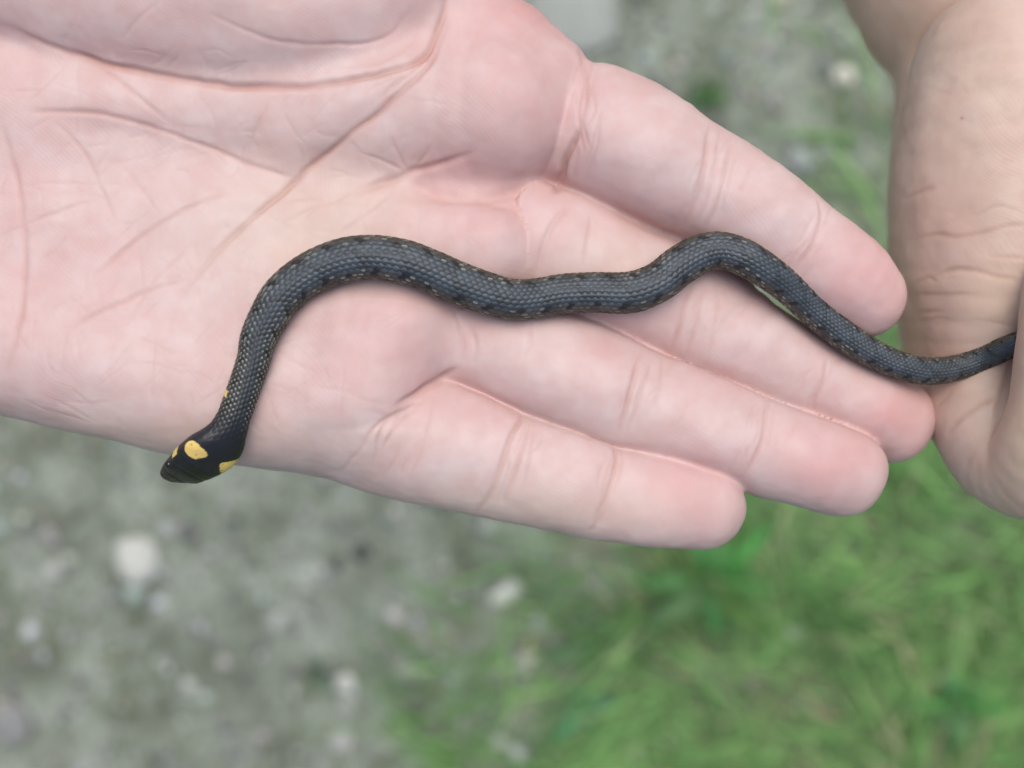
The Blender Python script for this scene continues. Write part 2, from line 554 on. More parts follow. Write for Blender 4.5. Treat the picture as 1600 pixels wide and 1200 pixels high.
x, y = scatter(66000, lambda a, b_: green_amount(a, b_) ** 1.3 * np.clip(0.62 + 0.6 * vnoise(np.stack([a, b_, 0 * a], 1), 0.05, 41), 0.1, 1))
n = len(x)
P2 = np.stack([x, y, 0 * x], 1)
flow = 2.5 + 1.3 * vnoise(P2, 0.10, 42) + rng.normal(0, 0.55, n)
mixv = np.clip(0.5 + 0.5 * vnoise(P2, 0.055, 43) + 0.25 * rng.normal(size=n), 0, 1)[:, None]
gcol = (1 - mixv) * np.array([0.15, 0.33, 0.11]) + mixv * np.array([0.42, 0.74, 0.27])
dry = rng.random(n) < np.clip(0.10 + 0.2 * vnoise(P2, 0.09, 44), 0.03, 0.35)
gcol[dry] = np.array([0.55, 0.53, 0.34]) * rng.uniform(0.7, 1.2, (dry.sum(), 1))
gcol *= rng.uniform(0.55, 1.45, (n, 1))
blades('grass', x, y, rng.uniform(0.035, 0.12, n), rng.uniform(0.0014, 0.0045, n), rng.uniform(0.55, 1.25, n), flow, gcol,
       'green lawn grass mixed with dry straw', 'grass')

x, y = scatter(52000, lambda a, b_: (1 - green_amount(a, b_)) * np.clip(vnoise(np.stack([a, b_, 0 * a], 1), 0.06, 51) * 1.1 - 0.05, 0.03, 0.9))
n = len(x)
mixv = rng.random((n, 1))
gcol = (1 - mixv) * np.array([0.11, 0.18, 0.085]) + mixv * np.array([0.22, 0.31, 0.14])
br = rng.random(n) < 0.22
gcol[br] = np.array([0.30, 0.26, 0.16]) * rng.uniform(0.6, 1.2, (br.sum(), 1))
blades('sparse_grass', x, y, rng.uniform(0.008, 0.03, n), rng.uniform(0.0012, 0.0028, n), rng.uniform(0.5, 1.3, n), rng.uniform(0, 6.28, n), gcol,
       'thin low grass and moss growing between the gravel', 'grass')

# single pale stones on the gravel
M_STONE = attr_mat('pale_stone', 0.85)
def pebble(u, v, wpx, hpx, tone, label, rot=0.0, flat=0.55, seed=1, name='pebble', group=None):
    kk = S * GD / H / 1000.0
    c_ = gpx(u, v)
    bm = bmesh.new(); bmesh.ops.create_icosphere(bm, subdivisions=3, radius=1.0)
    V = np.array([q.co[:] for q in bm.verts]); F = np.array([[q.index for q in f.verts] for f in bm.faces]); bm.free()
    V = V * (1 + 0.16 * vnoise(V, 0.9, seed) + 0.07 * vnoise(V, 0.35, seed + 3))[:, None]
    V = np.sign(V) * np.abs(V) ** 0.9
    V *= np.array([wpx * kk / 2, hpx * kk / 2, min(wpx, hpx) * kk / 2 * flat])
    ca, sa = math.cos(rot), math.sin(rot)
    V = np.stack([V[:, 0] * ca - V[:, 1] * sa, V[:, 0] * sa + V[:, 1] * ca, V[:, 2]], 1)
    z0 = float(gz(c_[0], c_[1])[0])
    zoff = min(wpx, hpx) * kk / 2 * flat * 0.45
    o = mesh_obj(name, V, F, M_STONE, cols={'col': np.tile(np.array(tone) , (len(V), 1)) * (1 + 0.12 * vnoise(V, 0.006, seed + 5))[:, None]})
    o.location = (c_[0], c_[1], z0 + zoff)
    return tag(o, label, 'stone', group)
W_ = (0.60, 0.62, 0.56)
pebble(217, 872, 62, 76, (0.60, 0.62, 0.56), 'large rounded white stone lying on the gravel', 0.2, 0.6, 3)
pebble(540, 1066, 34, 30, W_, 'small bright white stone on bare gravel near the lawn edge', 0.3, 0.7, 4)
pebble(790, 926, 58, 28, (0.62, 0.64, 0.60), 'long narrow white stone chip at the ragged lawn edge', 0.62, 0.6, 5)
pebble(48, 986, 24, 24, (0.6, 0.64, 0.64), 'tiny round bluish white stone on the gravel', 0.0, 0.8, 6)
pebble(1320, 117, 32, 32, (0.74, 0.72, 0.62), 'small cream white stone between the two hands', 0.5, 0.7, 7)
pebble(85, 892, 26, 26, (0.5, 0.52, 0.48), 'small dull grey pebble near the tiny round bluish white stone', 0.0, 0.7, 8)
pebble(265, 826, 30, 26, (0.40, 0.42, 0.40), 'pale grey pebble between the snake head and the large white stone', 0.4, 0.6, 9)
pebble(1240, 988, 26, 24, (0.6, 0.64, 0.60), 'tiny white stone sunk among the lawn grass', 0.4, 0.8, 10)
pebble(435, 968, 34, 26, (0.42, 0.44, 0.41), 'flat light grey pebble between the large and the small bright white stones', 0.6, 0.5, 11)
pebble(535, 1158, 40, 30, (0.45, 0.46, 0.43), 'light grey pebble beside the small bright white stone, towards the lawn', 0.1, 0.5, 12)
pebble(1250, 250, 46, 40, (0.36, 0.39, 0.38), 'broad grey pebble on the gravel beside the index finger', 0.1, 0.5, 13)
pebble(20, 1130, 56, 66, (0.27, 0.28, 0.27), 'broad grey stone at the dark mossy patch', 0.3, 0.45, 14)
pebble(895, 25, 150, 120, (0.36, 0.39, 0.36), 'flat grey paving stone by the index finger knuckle', -0.15, 0.18, 15, 'flat_stone')

# broad-leaved weed rosettes in the lawn
def leaf_mesh(name, L, Wd, col, bend):
    nl, nw = 9, 5
    V = []; cols = []
    for i in range(nl):
        t = i / (nl - 1)
        w = Wd * (math.sin(math.pi * min(1, t ** 0.75 * 0.98 + 0.02)) ** 0.8) * (1 + 0.12 * math.sin(t * 17)) + 0.0012
        for j in range(nw):
            s_ = j / (nw - 1) * 2 - 1
            V.append((L * t, s_ * w * 0.5, bend * math.sin(t * 2.6) * L - 0.10 * L * t * t + abs(s_) * w * 0.14))
            e = 1.0 + (0.35 if abs(s_) < 0.1 else 0)
            cols.append([q * e for q in col])
    F = [[i * nw + j, (i + 1) * nw + j, (i + 1) * nw + j + 1, i * nw + j + 1] for i in range(nl - 1) for j in range(nw - 1)]
    return V, F, cols
def rosette(u, v, nleaf, L, label, seed, col=(0.12, 0.31, 0.09)):
    r = random.Random(seed)
    c_ = gpx(u, v); z0 = float(gz(c_[0], c_[1])[0])
    root = bpy.data.objects.new('weed_plant', None); C.objects.link(root)
    root.location = (c_[0], c_[1], z0)
    tag(root, label, 'plant', 'broad-leaved weeds')
    for i in range(nleaf):
        cl = tuple(q * r.uniform(0.75, 1.3) for q in col)
        V, F, cc = leaf_mesh('leaf', L * r.uniform(0.7, 1.15), L * r.uniform(0.2, 0.3), cl, r.uniform(0.25, 0.5))
        o = mesh_obj('leaf', V, F, M_LEAF, root, cols={'col': np.array(cc)})
        o.rotation_euler = (r.uniform(-.2, .2), r.uniform(-0.35, 0.0), i / nleaf * 6.283 + r.uniform(-.3, .3))
        o.location = (0, 0, 0.004)
    return root
rosette(1105, 905, 11, 0.07, 'bright green broad-leaved weed at the tip of the little finger', 3)
rosette(930, 1000, 7, 0.045, 'dull green weed with short blunt leaves at the lawn edge', 4, (0.12, 0.27, 0.13))
rosette(905, 1100, 6, 0.036, 'small bluish green weed in the lawn', 5, (0.12, 0.28, 0.15))
rosette(1105, 150, 6, 0.022, 'tiny green seedling on the gravel above the index finger', 6, (0.12, 0.27, 0.09))
rosette(500, 1050, 6, 0.022, 'small grey green weed on gravel by the bright white stone', 7, (0.15, 0.25, 0.13))
rosette(1480, 1090, 8, 0.05, 'lush green weed deep in the lawn', 8, (0.10, 0.33, 0.11))

# ================================================================== OPEN HAND
ZF = 1.08
INDEX = [(845, 195, 92, -6.5), (930, 212, 106, -2.4), (1000, 240, 105, 0), (1045, 265, 98, -0.6), (1090, 287, 92, -1.4), (1163, 328, 88, -0.8), (1240, 380, 80, -2.2), (1310, 428, 76, -3), (1345, 460, 66, -5)]
MIDDLE = [(780, 365, 90, -4.5), (880, 398, 106, -3), (980, 446, 106, -4.6), (1064, 482, 108, -6.0), (1170, 545, 81, -6.5), (1280, 600, 72, -8.5), (1350, 635, 71, -9), (1390, 655, 69, -11)]
RING = [(680, 515, 84, -4), (800, 548, 98, -2.4), (900, 586, 98, -1.2), (1000, 634, 94, -2.8), (1100, 668, 88, -2.4), (1190, 697, 79, -3.8), (1270, 722, 76, -3.6), (1312, 735, 75, -5.5)]
LITTLE = [(510, 640, 96, -6), (600, 668, 103, -2.6), (690, 689, 103, -0.3), (790, 722, 91, -1.0), (870, 744, 84, -0.6), (945, 763, 77, -1.8), (1030, 778, 77, -1.2), (1090, 783, 75, -3)]
THUMB = [(-420, 190, 120, -7), (-200, 10, 135, -1), (0, -74, 150, 4.5), (150, -18, 152, 5), (300, 12, 154, 5.2), (470, 16, 158, 5.2), (590, -12, 150, 4), (690, -180, 138, 4), (800, -340, 118, 3), (900, -480, 112, 2), (960, -570, 100, 0)]
M5 = [(-300, 440, 120, -4), (0, 522, 122, -0.5), (255, 582, 123, 0.8), (420, 608, 128, 2.0), (560, 608, 116, 2.6)]
M4 = [(-300, 380, 130, -4), (0, 430, 140, -1.8), (300, 470, 138, -1.6), (520, 500, 128, 1.2), (612, 512, 110, 2.4)]
M3 = [(-300, 310, 140, -4), (0, 330, 150, -2.2), (400, 375, 140, -2.4), (640, 385, 112, -0.4), (750, 388, 92, 0.2)]
M2 = [(-300, 230, 140, -4), (0, 200, 150, -1), (400, 195, 150, -1.6), (640, 185, 140, 1.2), (765, 180, 126, 3.2)]
MR = [(300, 60, 140, -4), (600, 60, 130, -3), (735, 96, 122, -2.5), (830, 148, 98, -3.5)]
FOREARM = [(-300, 310, 230, -5), (-600, 280, 250, -6), (-1300, 200, 330, -4), (-2600, 60, 430, -2)]

axx = axis([(-345, -150, 4), (-150, -84, 1.2), (-84, 77, 0.34)])
axy = axis([(-40, 62, 0.34), (62, 130, 1.4)])
axz = axis([(-60, -22, 1.2), (-22, 11, 0.34)])
fd = Field(axx, axy, axz)
palm = fd.blank()
for row in (M5, M4, M3, M2):
    fd.add(palm, stations(row), 5.0)
fd.add(palm, stations(MR), 4.0)
fd.add(palm, stations(FOREARM, 1.25), 9.0, zs=1.25, margin=16)
fd.add(palm, stations(THUMB), 2.2)
fing = fd.blank(); fid = np.zeros(fd.shape, np.int8); sec = fd.blank()
fsep, fjoin = fd.blank(), fd.blank()        # index and little stand off the palm, middle and ring melt into it
for i, (row, dst) in enumerate(((INDEX, fsep), (MIDDLE, fjoin), (RING, fjoin), (LITTLE, fsep))):
    fd.add(fing, stations(row, ZF), 0.5, zs=ZF, mark=(fid, i + 1, sec))
    g, sl = fd.chain(stations(row, ZF), ZF)
    dst[sl] = np.minimum(dst[sl], g)
fid[palm < fing] = 0
slit = 0.5 * np.exp(-((sec - fing) / 1.5) ** 2)   # where two fingers lie against each other
F_ = smin(palm, fjoin + slit, 3.2)
# towards the outer edge of the palm the little finger runs on without a fold
kl = 0.9 + 5.0 * np.clip((-fd.ay - 4.5) / 3.0, 0, 1)[None, :, None] * np.clip((-fd.ax - 12.0) / 5.0, 0, 1)[:, None, None]
F_ = smin(F_, fsep + slit, kl.astype(np.float32))
del sec, fing, fsep, fjoin, slit, palm
# skin webs and the notches beside the finger roots
V, F, I = surface_nets(fd, F_)
V = neighbour_smooth(V, F, 4, 0.5)
def ids_open(V):
    ix = [np.clip(np.searchsorted(a, V[:, i]), 0, len(a) - 1) for i, a in enumerate((fd.ax, fd.ay, fd.az))]
    return fid[ix[0], ix[1], ix[2]]
P0, I1, M1, R1, L1 = [0], [1, 0], [2, 0], [3, 0], [4, 0]
CR = [
 # palm: thenar fold, life line and friends   (part, points px, width mm, depth mm, colour)
 (None, [(0, 40), (80, 70), (150, 95), (300, 128), (470, 137), (600, 114), (660, 82), (690, 30), (705, -10)], 0.9, 1.3, 0.45),
 (None, [(705, 20), (680, 75), (640, 130), (560, 200), (480, 262), (400, 330), (340, 390), (285, 462)], 0.75, 0.75, 0.34),
 (None, [(690, 60), (640, 110), (600, 150)], 0.6, 0.4, 0.2),
 (None, [(50, 175), (100, 172), (170, 178), (250, 203), (310, 228), (400, 258), (465, 275)], 0.65, 0.55, 0.32),
 (None, [(130, 80), (200, 140), (260, 188)], 0.6, 0.4, 0.18),
 (None, [(85, 190), (130, 235), (155, 290), (180, 345)], 0.5, 0.35, 0.2),
 (None, [(5, 200), (25, 270), (36, 340), (40, 420), (32, 500), (8, 585)], 0.8, 0.5, 0.26),
 (None, [(0, 370), (40, 352), (90, 330), (150, 312)], 0.5, 0.3, 0.18),
 (None, [(145, 435), (200, 385), (270, 335), (350, 300)], 0.6, 0.45, 0.26),
 (None, [(100, 515), (170, 485), (225, 455), (290, 435)], 0.6, 0.4, 0.24),
 (None, [(200, 500), (240, 440), (300, 380)], 0.5, 0.25, 0.12),
 (None, [(545, 308), (590, 290), (640, 268), (690, 255), (740, 238)], 0.9, 0.75, 0.26),
 (None, [(610, 215), (628, 250), (645, 275)], 0.5, 0.3, 0.18),
 (None, [(675, 225), (655, 255), (640, 275)], 0.5, 0.3, 0.14),
 (None, [(560, 235), (600, 252), (640, 270)], 0.5, 0.3, 0.14),
 (None, [(440, 345), (500, 320), (560, 300)], 0.5, 0.3, 0.14),
 (None, [(520, 370), (570, 335), (610, 300)], 0.5, 0.28, 0.14),
 (None, [(440, 308), (500, 312), (560, 318)], 0.4, 0.2, 0.1),
 (None, [(420, 160), (400, 200), (385, 240)], 0.4, 0.2, 0.1),
 (None, [(40, 290), (110, 286), (190, 288)], 0.4, 0.2, 0.1),
 (None, [(190, 260), (225, 300), (250, 335)], 0.4, 0.2, 0.1),
 (None, [(330, 20), (390, 48), (450, 66), (520, 70), (600, 58), (640, 20)], 0.6, 0.3, 0.14),
 (None, [(250, 0), (215, 30), (190, 60)], 0.5, 0.2, 0.1),
 (None, [(520, 110), (600, 95), (660, 45)], 0.5, 0.25, 0.1),
 # valley between index and middle pads
 (P0, [(640, 285), (690, 302), (750, 306), (810, 300), (862, 306)], 1.3, 0.9, 0.14),
 (P0, [(770, 312), (805, 322), (840, 335)], 1.4, 0.6, 0.10),
 # palm under the ring / little fingers
 (P0, [(300, 640), (340, 610), (370, 585)], 0.4, 0.2, 0.12),
 (P0, [(530, 470), (620, 474), (690, 490)], 0.4, 0.15, 0.05),
 (None, [(700, 478), (716, 505), (724, 540), (718, 570)], 0.5, 0.35, 0.10),
 # broad hollows between the fleshy pads
 (P0, [(600, 280), (680, 296), (760, 306), (840, 305), (880, 302)], 3.6, 1.0, 0.0),
 (P0, [(680, 75), (600, 170), (480, 262), (360, 370), (290, 450)], 4.0, 0.8, 0.0),
 (P0, [(480, 430), (600, 440), (700, 460), (760, 490)], 4.0, 0.9, 0.0),
 (P0, [(60, 175), (250, 205), (460, 275)], 4.5, 0.6, 0.0),
 (P0, [(420, 660), (470, 600), (500, 520)], 4.5, 0.5, 0.0),
 (P0, [(800, 320), (835, 345), (850, 420)], 3.2, 0.8, 0.0),
 # index root
 (None, [(905, 75), (914, 120), (916, 160), (905, 200)], 0.7, 0.5, 0.2),
 (None, [(925, 100), (912, 140), (905, 190), (915, 240)], 0.55, 0.4, 0.24),
 (None, [(900, 150), (912, 200), (922, 235)], 0.45, 0.3, 0.2),
 (None, [(905, 205), (885, 250), (868, 300)], 0.9, 1.6, 0.28),
 # index middle joint
 (I1, [(1112, 192), (1102, 240), (1090, 290), (1068, 365)], 0.65, 0.6, 0.26),
 (I1, [(1125, 200), (1118, 250), (1100, 310), (1082, 370)], 0.5, 0.4, 0.14),
 (I1, [(1142, 225), (1130, 270), (1115, 320), (1095, 375)], 0.55, 0.45, 0.22),
 (I1, [(1150, 240), (1135, 290), (1125, 330)], 0.4, 0.25, 0.12),
 (I1, [(1280, 310), (1283, 340), (1270, 380), (1240, 425)], 0.6, 0.5, 0.22),
 (I1, [(1287, 320), (1280, 360), (1265, 395)], 0.4, 0.25, 0.1),
 # middle root and joints
 (M1, [(888, 318), (862, 350), (848, 390), (840, 430)], 0.7, 0.5, 0.14),
 (M1, [(922, 335), (918, 370), (912, 420)], 0.5, 0.3, 0.14),
 (M1, [(1085, 440), (1068, 490), (1048, 548)], 0.6, 0.55, 0.28),
 (M1, [(1102, 450), (1090, 500), (1070, 552)], 0.5, 0.4, 0.18),
 (M1, [(1122, 452), (1118, 500), (1105, 560)], 0.5, 0.35, 0.16),
 (M1, [(1292, 560), (1288, 600), (1268, 640)], 0.6, 0.45, 0.22),
 (M1, [(1302, 570), (1296, 610)], 0.4, 0.25, 0.12),
 # ring
 (R1, [(735, 505), (745, 540), (740, 575)], 0.6, 0.4, 0.1),
 (R1, [(830, 500), (826, 530), (815, 560)], 0.5, 0.3, 0.08),
 (R1, [(1005, 548), (992, 590), (980, 630), (962, 680)], 0.65, 0.6, 0.28),
 (R1, [(1022, 555), (1008, 600), (995, 640), (975, 680)], 0.5, 0.4, 0.16),
 (R1, [(1034, 560), (1030, 600), (1020, 640)], 0.5, 0.35, 0.18),
 (R1, [(1202, 618), (1198, 655), (1185, 700), (1162, 745)], 0.65, 0.55, 0.26),
 (R1, [(1212, 630), (1206, 670), (1192, 705)], 0.4, 0.25, 0.1),
 # little: root fold, fan of fine lines, joints
 (None, [(712, 578), (680, 598), (650, 618), (620, 634)], 0.9, 1.8, 0.25),
 (None, [(660, 630), (630, 642), (595, 660), (565, 690)], 0.55, 0.4, 0.26),
 (None, [(650, 640), (622, 665), (600, 700)], 0.5, 0.35, 0.2),
 (None, [(630, 635), (600, 665), (585, 705)], 0.5, 0.35, 0.24),
 (None, [(608, 655), (592, 690), (582, 730)], 0.45, 0.3, 0.14),
 (None, [(580, 670), (555, 710), (530, 740)], 0.5, 0.25, 0.12),
 (L1, [(818, 640), (806, 670), (785, 720), (765, 770), (742, 804)], 0.7, 0.65, 0.32),
 (L1, [(830, 650), (822, 690), (802, 735), (785, 785)], 0.55, 0.45, 0.22),
 (L1, [(836, 660), (830, 700), (815, 760)], 0.45, 0.3, 0.18),
 (L1, [(800, 690), (790, 735), (772, 790)], 0.4, 0.3, 0.14),
 (L1, [(957, 690), (960, 725), (948, 770), (922, 834)], 0.65, 0.6, 0.30),
 (L1, [(970, 700), (968, 735), (955, 775)], 0.5, 0.35, 0.16),
 (L1, [(948, 795), (932, 815), (918, 832)], 0.6, 0.4, 0.24),
]
rr = random.Random(5)
for _ in range(170):   # faint fine wrinkles over the palm
    u0, v0 = rr.uniform(0, 640), rr.uniform(60, 640)
    a = rr.choice([rr.gauss(-0.7, 0.3), rr.gauss(0.35, 0.3), rr.gauss(1.3, 0.3)]); L_ = rr.uniform(30, 90)
    CR.append((P0, [(u0, v0), (u0 + L_ * math.cos(a) / 2 + rr.gauss(0, 4), v0 + L_ * math.sin(a) / 2 + rr.gauss(0, 4)), (u0 + L_ * math.cos(a), v0 + L_ * math.sin(a))], 0.34, 0.12, rr.uniform(0.03, 0.11)))
for part, (ju, jv), (du, dv), hw in ((I1, (1110, 290), (0.5, -0.87), 85), (I1, (1265, 385), (0.55, -0.83), 70), (M1, (1085, 500), (0.42, -0.9), 55), (M1, (1285, 600), (0.42, -0.9), 50),
                                 (R1, (1005, 620), (0.4, -0.9), 62), (R1, (1195, 690), (0.35, -0.93), 62), (L1, (800, 725), (0.3, -0.95), 80), (L1, (950, 765), (0.25, -0.97), 66), (I1, (930, 200), (0.2, -0.98), 90), (L1, (640, 690), (0.4, -0.9), 70)):
    for _ in range(9):            # short transverse wrinkles beside the joints
        o1 = rr.gauss(0, 22); c0 = rr.uniform(-0.8, 0.8) * hw; ln = rr.uniform(0.2, 0.6) * hw
        a = (ju - dv * o1 + du * (c0 - ln), jv + du * o1 + dv * (c0 - ln)); b_ = (ju - dv * o1 + du * (c0 + ln) + rr.gauss(0, 4), jv + du * o1 + dv * (c0 + ln))
        CR.append((part, [a, ((a[0] + b_[0]) / 2 + rr.gauss(0, 3), (a[1] + b_[1]) / 2), b_], 0.36, 0.22, rr.uniform(0.04, 0.12)))

def tint_open(U, W, V, ids, N):
    pk = np.zeros(len(U))
    for c_, s_, a in [((1340, 440), (75, 70), .62), ((1400, 660), (90, 70), .55), ((1300, 720), (85, 70), .55), ((1080, 765), (85, 65), .50),
                      ((830, 170), (110, 150), .30), ((700, 270), (110, 45), .40), ((760, 340), (110, 60), .26), ((620, 520), (130, 80), .34), ((690, 480), (60, 60), .25),
                      ((960, 540), (70, 40), .30), ((1000, 330), (90, 50), .20), ((650, 600), (110, 40), .30), ((830, 20), (110, 60), .45), ((20, 400), (60, 200), .18),
                      ((760, 640), (60, 40), .2), ((150, 450), (150, 90), .1), ((1130, 590), (70, 40), .2)]:
        pk = np.maximum(pk, a * gauss(U, W, c_, s_))
    pk *= 1 + 0.35 * vnoise(V, 6.0, 12) + 0.2 * vnoise(V, 2.5, 13)
    side = np.clip(1 - N[:, 2], 0, 1)
    pk = pk + 0.15 * side * (W < 500)
    ye = 0.45 * gauss(U, W, (760, 800), (300, 45)) + 0.4 * gauss(U, W, (200, 690), (300, 45)) + 0.3 * gauss(U, W, (450, 390), (160, 60)) + 0.25 * gauss(U, W, (950, 400), (80, 60)) + 0.3 * gauss(U, W, (500, 300), (150, 80))
    return np.clip(pk * 1.1, 0, 0.9), np.clip(ye, 0, 0.6)

hand, HV, HF = bake_skin('hand', V, F, ids_open, CR, M_PALM, tint_open, 0.65)
tag(hand, 'pale open hand, palm up and fingers together, carrying the snake', 'hand')

def nail(parent, stn, dors, length=0.95, wide=1.0):
    """curved plate on the back of a fingertip; stn = last stations (mm)"""
    a, b = np.array(stn[-2][:3]), np.array(stn[-1][:3]); r = stn[-1][3]
    d = (b - a) / np.linalg.norm(b - a)
    dn = np.array(dors, float); dn -= d * (dn @ d); dn /= np.linalg.norm(dn)
    sd_ = np.cross(d, dn)
    V = []; nu, nv = 11, 9
    for lay in (0.0, -0.35):
        for j in range(nv):
            t = j / (nv - 1)
            for i in range(nu):
                q = i / (nu - 1) * 2 - 1
                an = q * 0.95 * wide
                al = (-0.75 + 1.75 * t) * r * length - 0.14 * r * q * q * (1 if t > 0.5 else -1)
                rad = r * (0.965 - 0.16 * max(0, t - 0.45) ** 1.3 * 2) + 0.25 + lay
                V.append(b + d * al + rad * (math.sin(an) * sd_ * 0.98 + math.cos(an) * dn))
    F = []
    n0 = nu * nv
    for j in range(nv - 1):
        for i in range(nu - 1):
            q = [j * nu + i, j * nu + i + 1, (j + 1) * nu + i + 1, (j + 1) * nu + i]
            F.append(q); F.append([x_ + n0 for x_ in q[::-1]])
    rim = [i for i in range(nu)] + [j * nu + nu - 1 for j in range(1, nv)] + [(nv - 1) * nu + i for i in range(nu - 2, -1, -1)] + [j * nu for j in range(nv - 2, 0, -1)]
    for p_, q_ in zip(rim, rim[1:] + rim[:1]):
        F.append([q_, p_, p_ + n0, q_ + n0])
    return mesh_obj('fingernail', to_world(np.array(V)), F, M_NAIL, parent)
for row in (INDEX, MIDDLE, RING, LITTLE):
    nail(hand, stations(row, ZF), (0, 0, -1))
nail(hand, stations(THUMB), (0.5, 0.4, -0.6))

# ================================================================== CLOSED HAND
# ulnar edge towards the camera, palm to the right, wrist at the top
def st2(rows):
    out = []
    for u, v, hw, z in rows:
        x, y, _ = px(u, v, z)
        out.append((x, y, z, hw * S * (H - z) / H))
    return np.array(out)
HEEL = [(1574, 125, 143, -17), (1562, 210, 151, -17), (1554, 320, 155, -18.5), (1550, 420, 148, -20), (1546, 520, 126, -21), (1542, 585, 106, -21)]
BODY = [(1560, 90, 130, -45), (1550, 250, 150, -42), (1540, 420, 140, -42), (1535, 560, 118, -40)]
BODY2 = [(1560, 90, 130, -68), (1550, 250, 150, -66), (1540, 420, 140, -66), (1535, 560, 118, -64)]
ARM = [(1555, 190, 112, -44), (1545, 110, 122, -45), (1520, 10, 142, -47), (1500, -80, 184, -49), (1490, -500, 280, -60), (1530, -1150, 330, -75)]
ARM2 = [(1560, 150, 120, -62), (1560, 30, 130, -62), (1560, -120, 180, -62), (1580, -500, 240, -66), (1610, -1100, 280, -76)]
def curl(dz, dx=0, dy=0, g=1.0):
    return [(1532 + dx, 590 + dy, 98 * g, -20 + dz), (1545 + dx, 650 + dy, 92 * g, -16 + dz), (1578 + dx, 706 + dy, 88 * g, -11 + dz), (1618 + dx, 728 + dy, 84 * g, -5 + dz),
            (1646 + dx, 696 + dy, 82 * g, 0 + dz), (1662 + dx, 620 + dy, 78 * g, 1.0 + dz), (1674 + dx, 535 + dy, 76 * g, 1.5 + dz), (1680 + dx, 460 + dy, 74 * g, 0 + dz), (1682 + dx, 430 + dy, 68 * g, -1 + dz)]
CF = [curl(0), curl(-19, 12, -6, 0.98), curl(-38, 20, -8, 0.92), curl(-56, 16, -14, 0.86)]
THUMB2 = [(1560, 200, 120, -72), (1660, 330, 110, -84), (1740, 450, 100, -80), (1770, 560, 95, -66), (1762, 650, 85, -52)]
fd2 = Field(axis([(40, 83, 0.36), (83, 190, 1.3)]), axis([(-70, -40, 1.2), (-40, 62, 0.36), (62, 130, 1.4), (130, 320, 5)]), axis([(-165, -110, 3), (-110, -34, 1.5), (-34, 14, 0.36)]))
g2 = fd2.blank()
fd2.add(g2, st2(ARM), 1.0, margin=14)
fd2.add(g2, st2(ARM2), 8.0, margin=14)
fd2.add(g2, st2(BODY), 6.0)
fd2.add(g2, st2(BODY2), 6.0)
fd2.add(g2, st2(HEEL), 2.6)
fd2.add(g2, st2(THUMB2), 3.0)
ff = fd2.blank(); sec = fd2.blank(); fid2 = np.zeros(fd2.shape, np.int8)
for i, row in enumerate(CF):
    fd2.add(ff, st2(row), 0.6, mark=(fid2, i + 1, sec))
ff = ff + 0.5 * np.exp(-((sec - ff) / 0.7) ** 2)
g2 = smin(g2, ff, 0.9)
V, F, I = surface_nets(fd2, g2)
V = neighbour_smooth(V, F, 3, 0.5)
CR2 = [
 (None, [(1430, 375), (1465, 367), (1500, 370), (1540, 362), (1580, 352), (1600, 350)], 0.6, 0.5, 0.28),
 (None, [(1410, 315), (1440, 300), (1460, 290)], 0.6, 0.35, 0.18),
 (None, [(1590, 437), (1560, 432), (1520, 422), (1490, 421), (1460, 432)], 0.65, 0.55, 0.34),
 (None, [(1420, 445), (1440, 437), (1452, 434), (1470, 442)], 0.55, 0.4, 0.26),
 (None, [(1425, 460), (1470, 461), (1530, 458)], 0.5, 0.35, 0.22),
 (None, [(1418, 490), (1445, 490), (1475, 488)], 0.55, 0.4, 0.24),
 (None, [(1520, 340), (1560, 322), (1600, 332)], 0.5, 0.3, 0.14),
 (None, [(1540, 398), (1570, 402), (1600, 405)], 0.5, 0.3, 0.14),
 (None, [(1430, 505), (1470, 500), (1500, 505)], 0.4, 0.2, 0.1),
 (None, [(1520, 500), (1560, 505), (1590, 515)], 0.4, 0.2, 0.1),
 (None, [(1412, 118), (1428, 75), (1455, 38), (1500, 0), (1530, -20)], 0.9, 0.7, 0.2),
 (None, [(1440, 90), (1465, 45), (1490, 10)], 0.6, 0.3, 0.12),
 (None, [(1476, 682), (1500, 652), (1530, 633), (1566, 620)], 0.9, 0.9, 0.28),
 (None, [(1460, 635), (1475, 620), (1500, 600)], 0.6, 0.3, 0.14),
 (None, [(1590, 545), (1576, 582), (1562, 627), (1551, 670), (1549, 708)], 0.9, 1.0, 0.26),
]
for _ in range(40):
    u0, v0 = rr.uniform(1420, 1590), rr.uniform(60, 560)
    a = rr.gauss(-0.2, 0.35); L_ = rr.uniform(25, 70)
    CR2.append((None, [(u0, v0), (u0 + L_ * math.cos(a) / 2, v0 + L_ * math.sin(a) / 2 + rr.gauss(0, 3)), (u0 + L_ * math.cos(a), v0 + L_ * math.sin(a))], 0.32, 0.09, 0.04))
CR2.append((None, [(1499, 183), (1501, 185)], 0.35, 0.0, 1.6))   # a small mole
def tint_fist(U, W, V, ids, N):
    pk = 0.40 * gauss(U, W, (1480, 330), (70, 90)) + 0.35 * gauss(U, W, (1490, 530), (80, 70)) + 0.3 * gauss(U, W, (1440, 620), (60, 60)) + 0.25 * gauss(U, W, (1520, 40), (90, 40))
    pk *= 1 + 0.35 * vnoise(V, 6.0, 12)
    ye = 0.5 * gauss(U, W, (1600, 680), (60, 150)) + 0.3 * gauss(U, W, (1560, 470), (70, 50))
    return np.clip(pk, 0, 0.8), np.clip(ye, 0, 0.7)
fist, FV, FF = bake_skin('hand', V, F, lambda V: np.zeros(len(V), int), CR2, M_FIST, tint_fist, 0.38)
tag(fist, 'tanned closed hand gripping the tail end of the snake', 'hand')
for row in CF:
    nail(fist, st2(row), (1, 0, 0.15), 0.8)
nail(fist, st2(THUMB2), (1, -0.2, -0.3), 0.8)

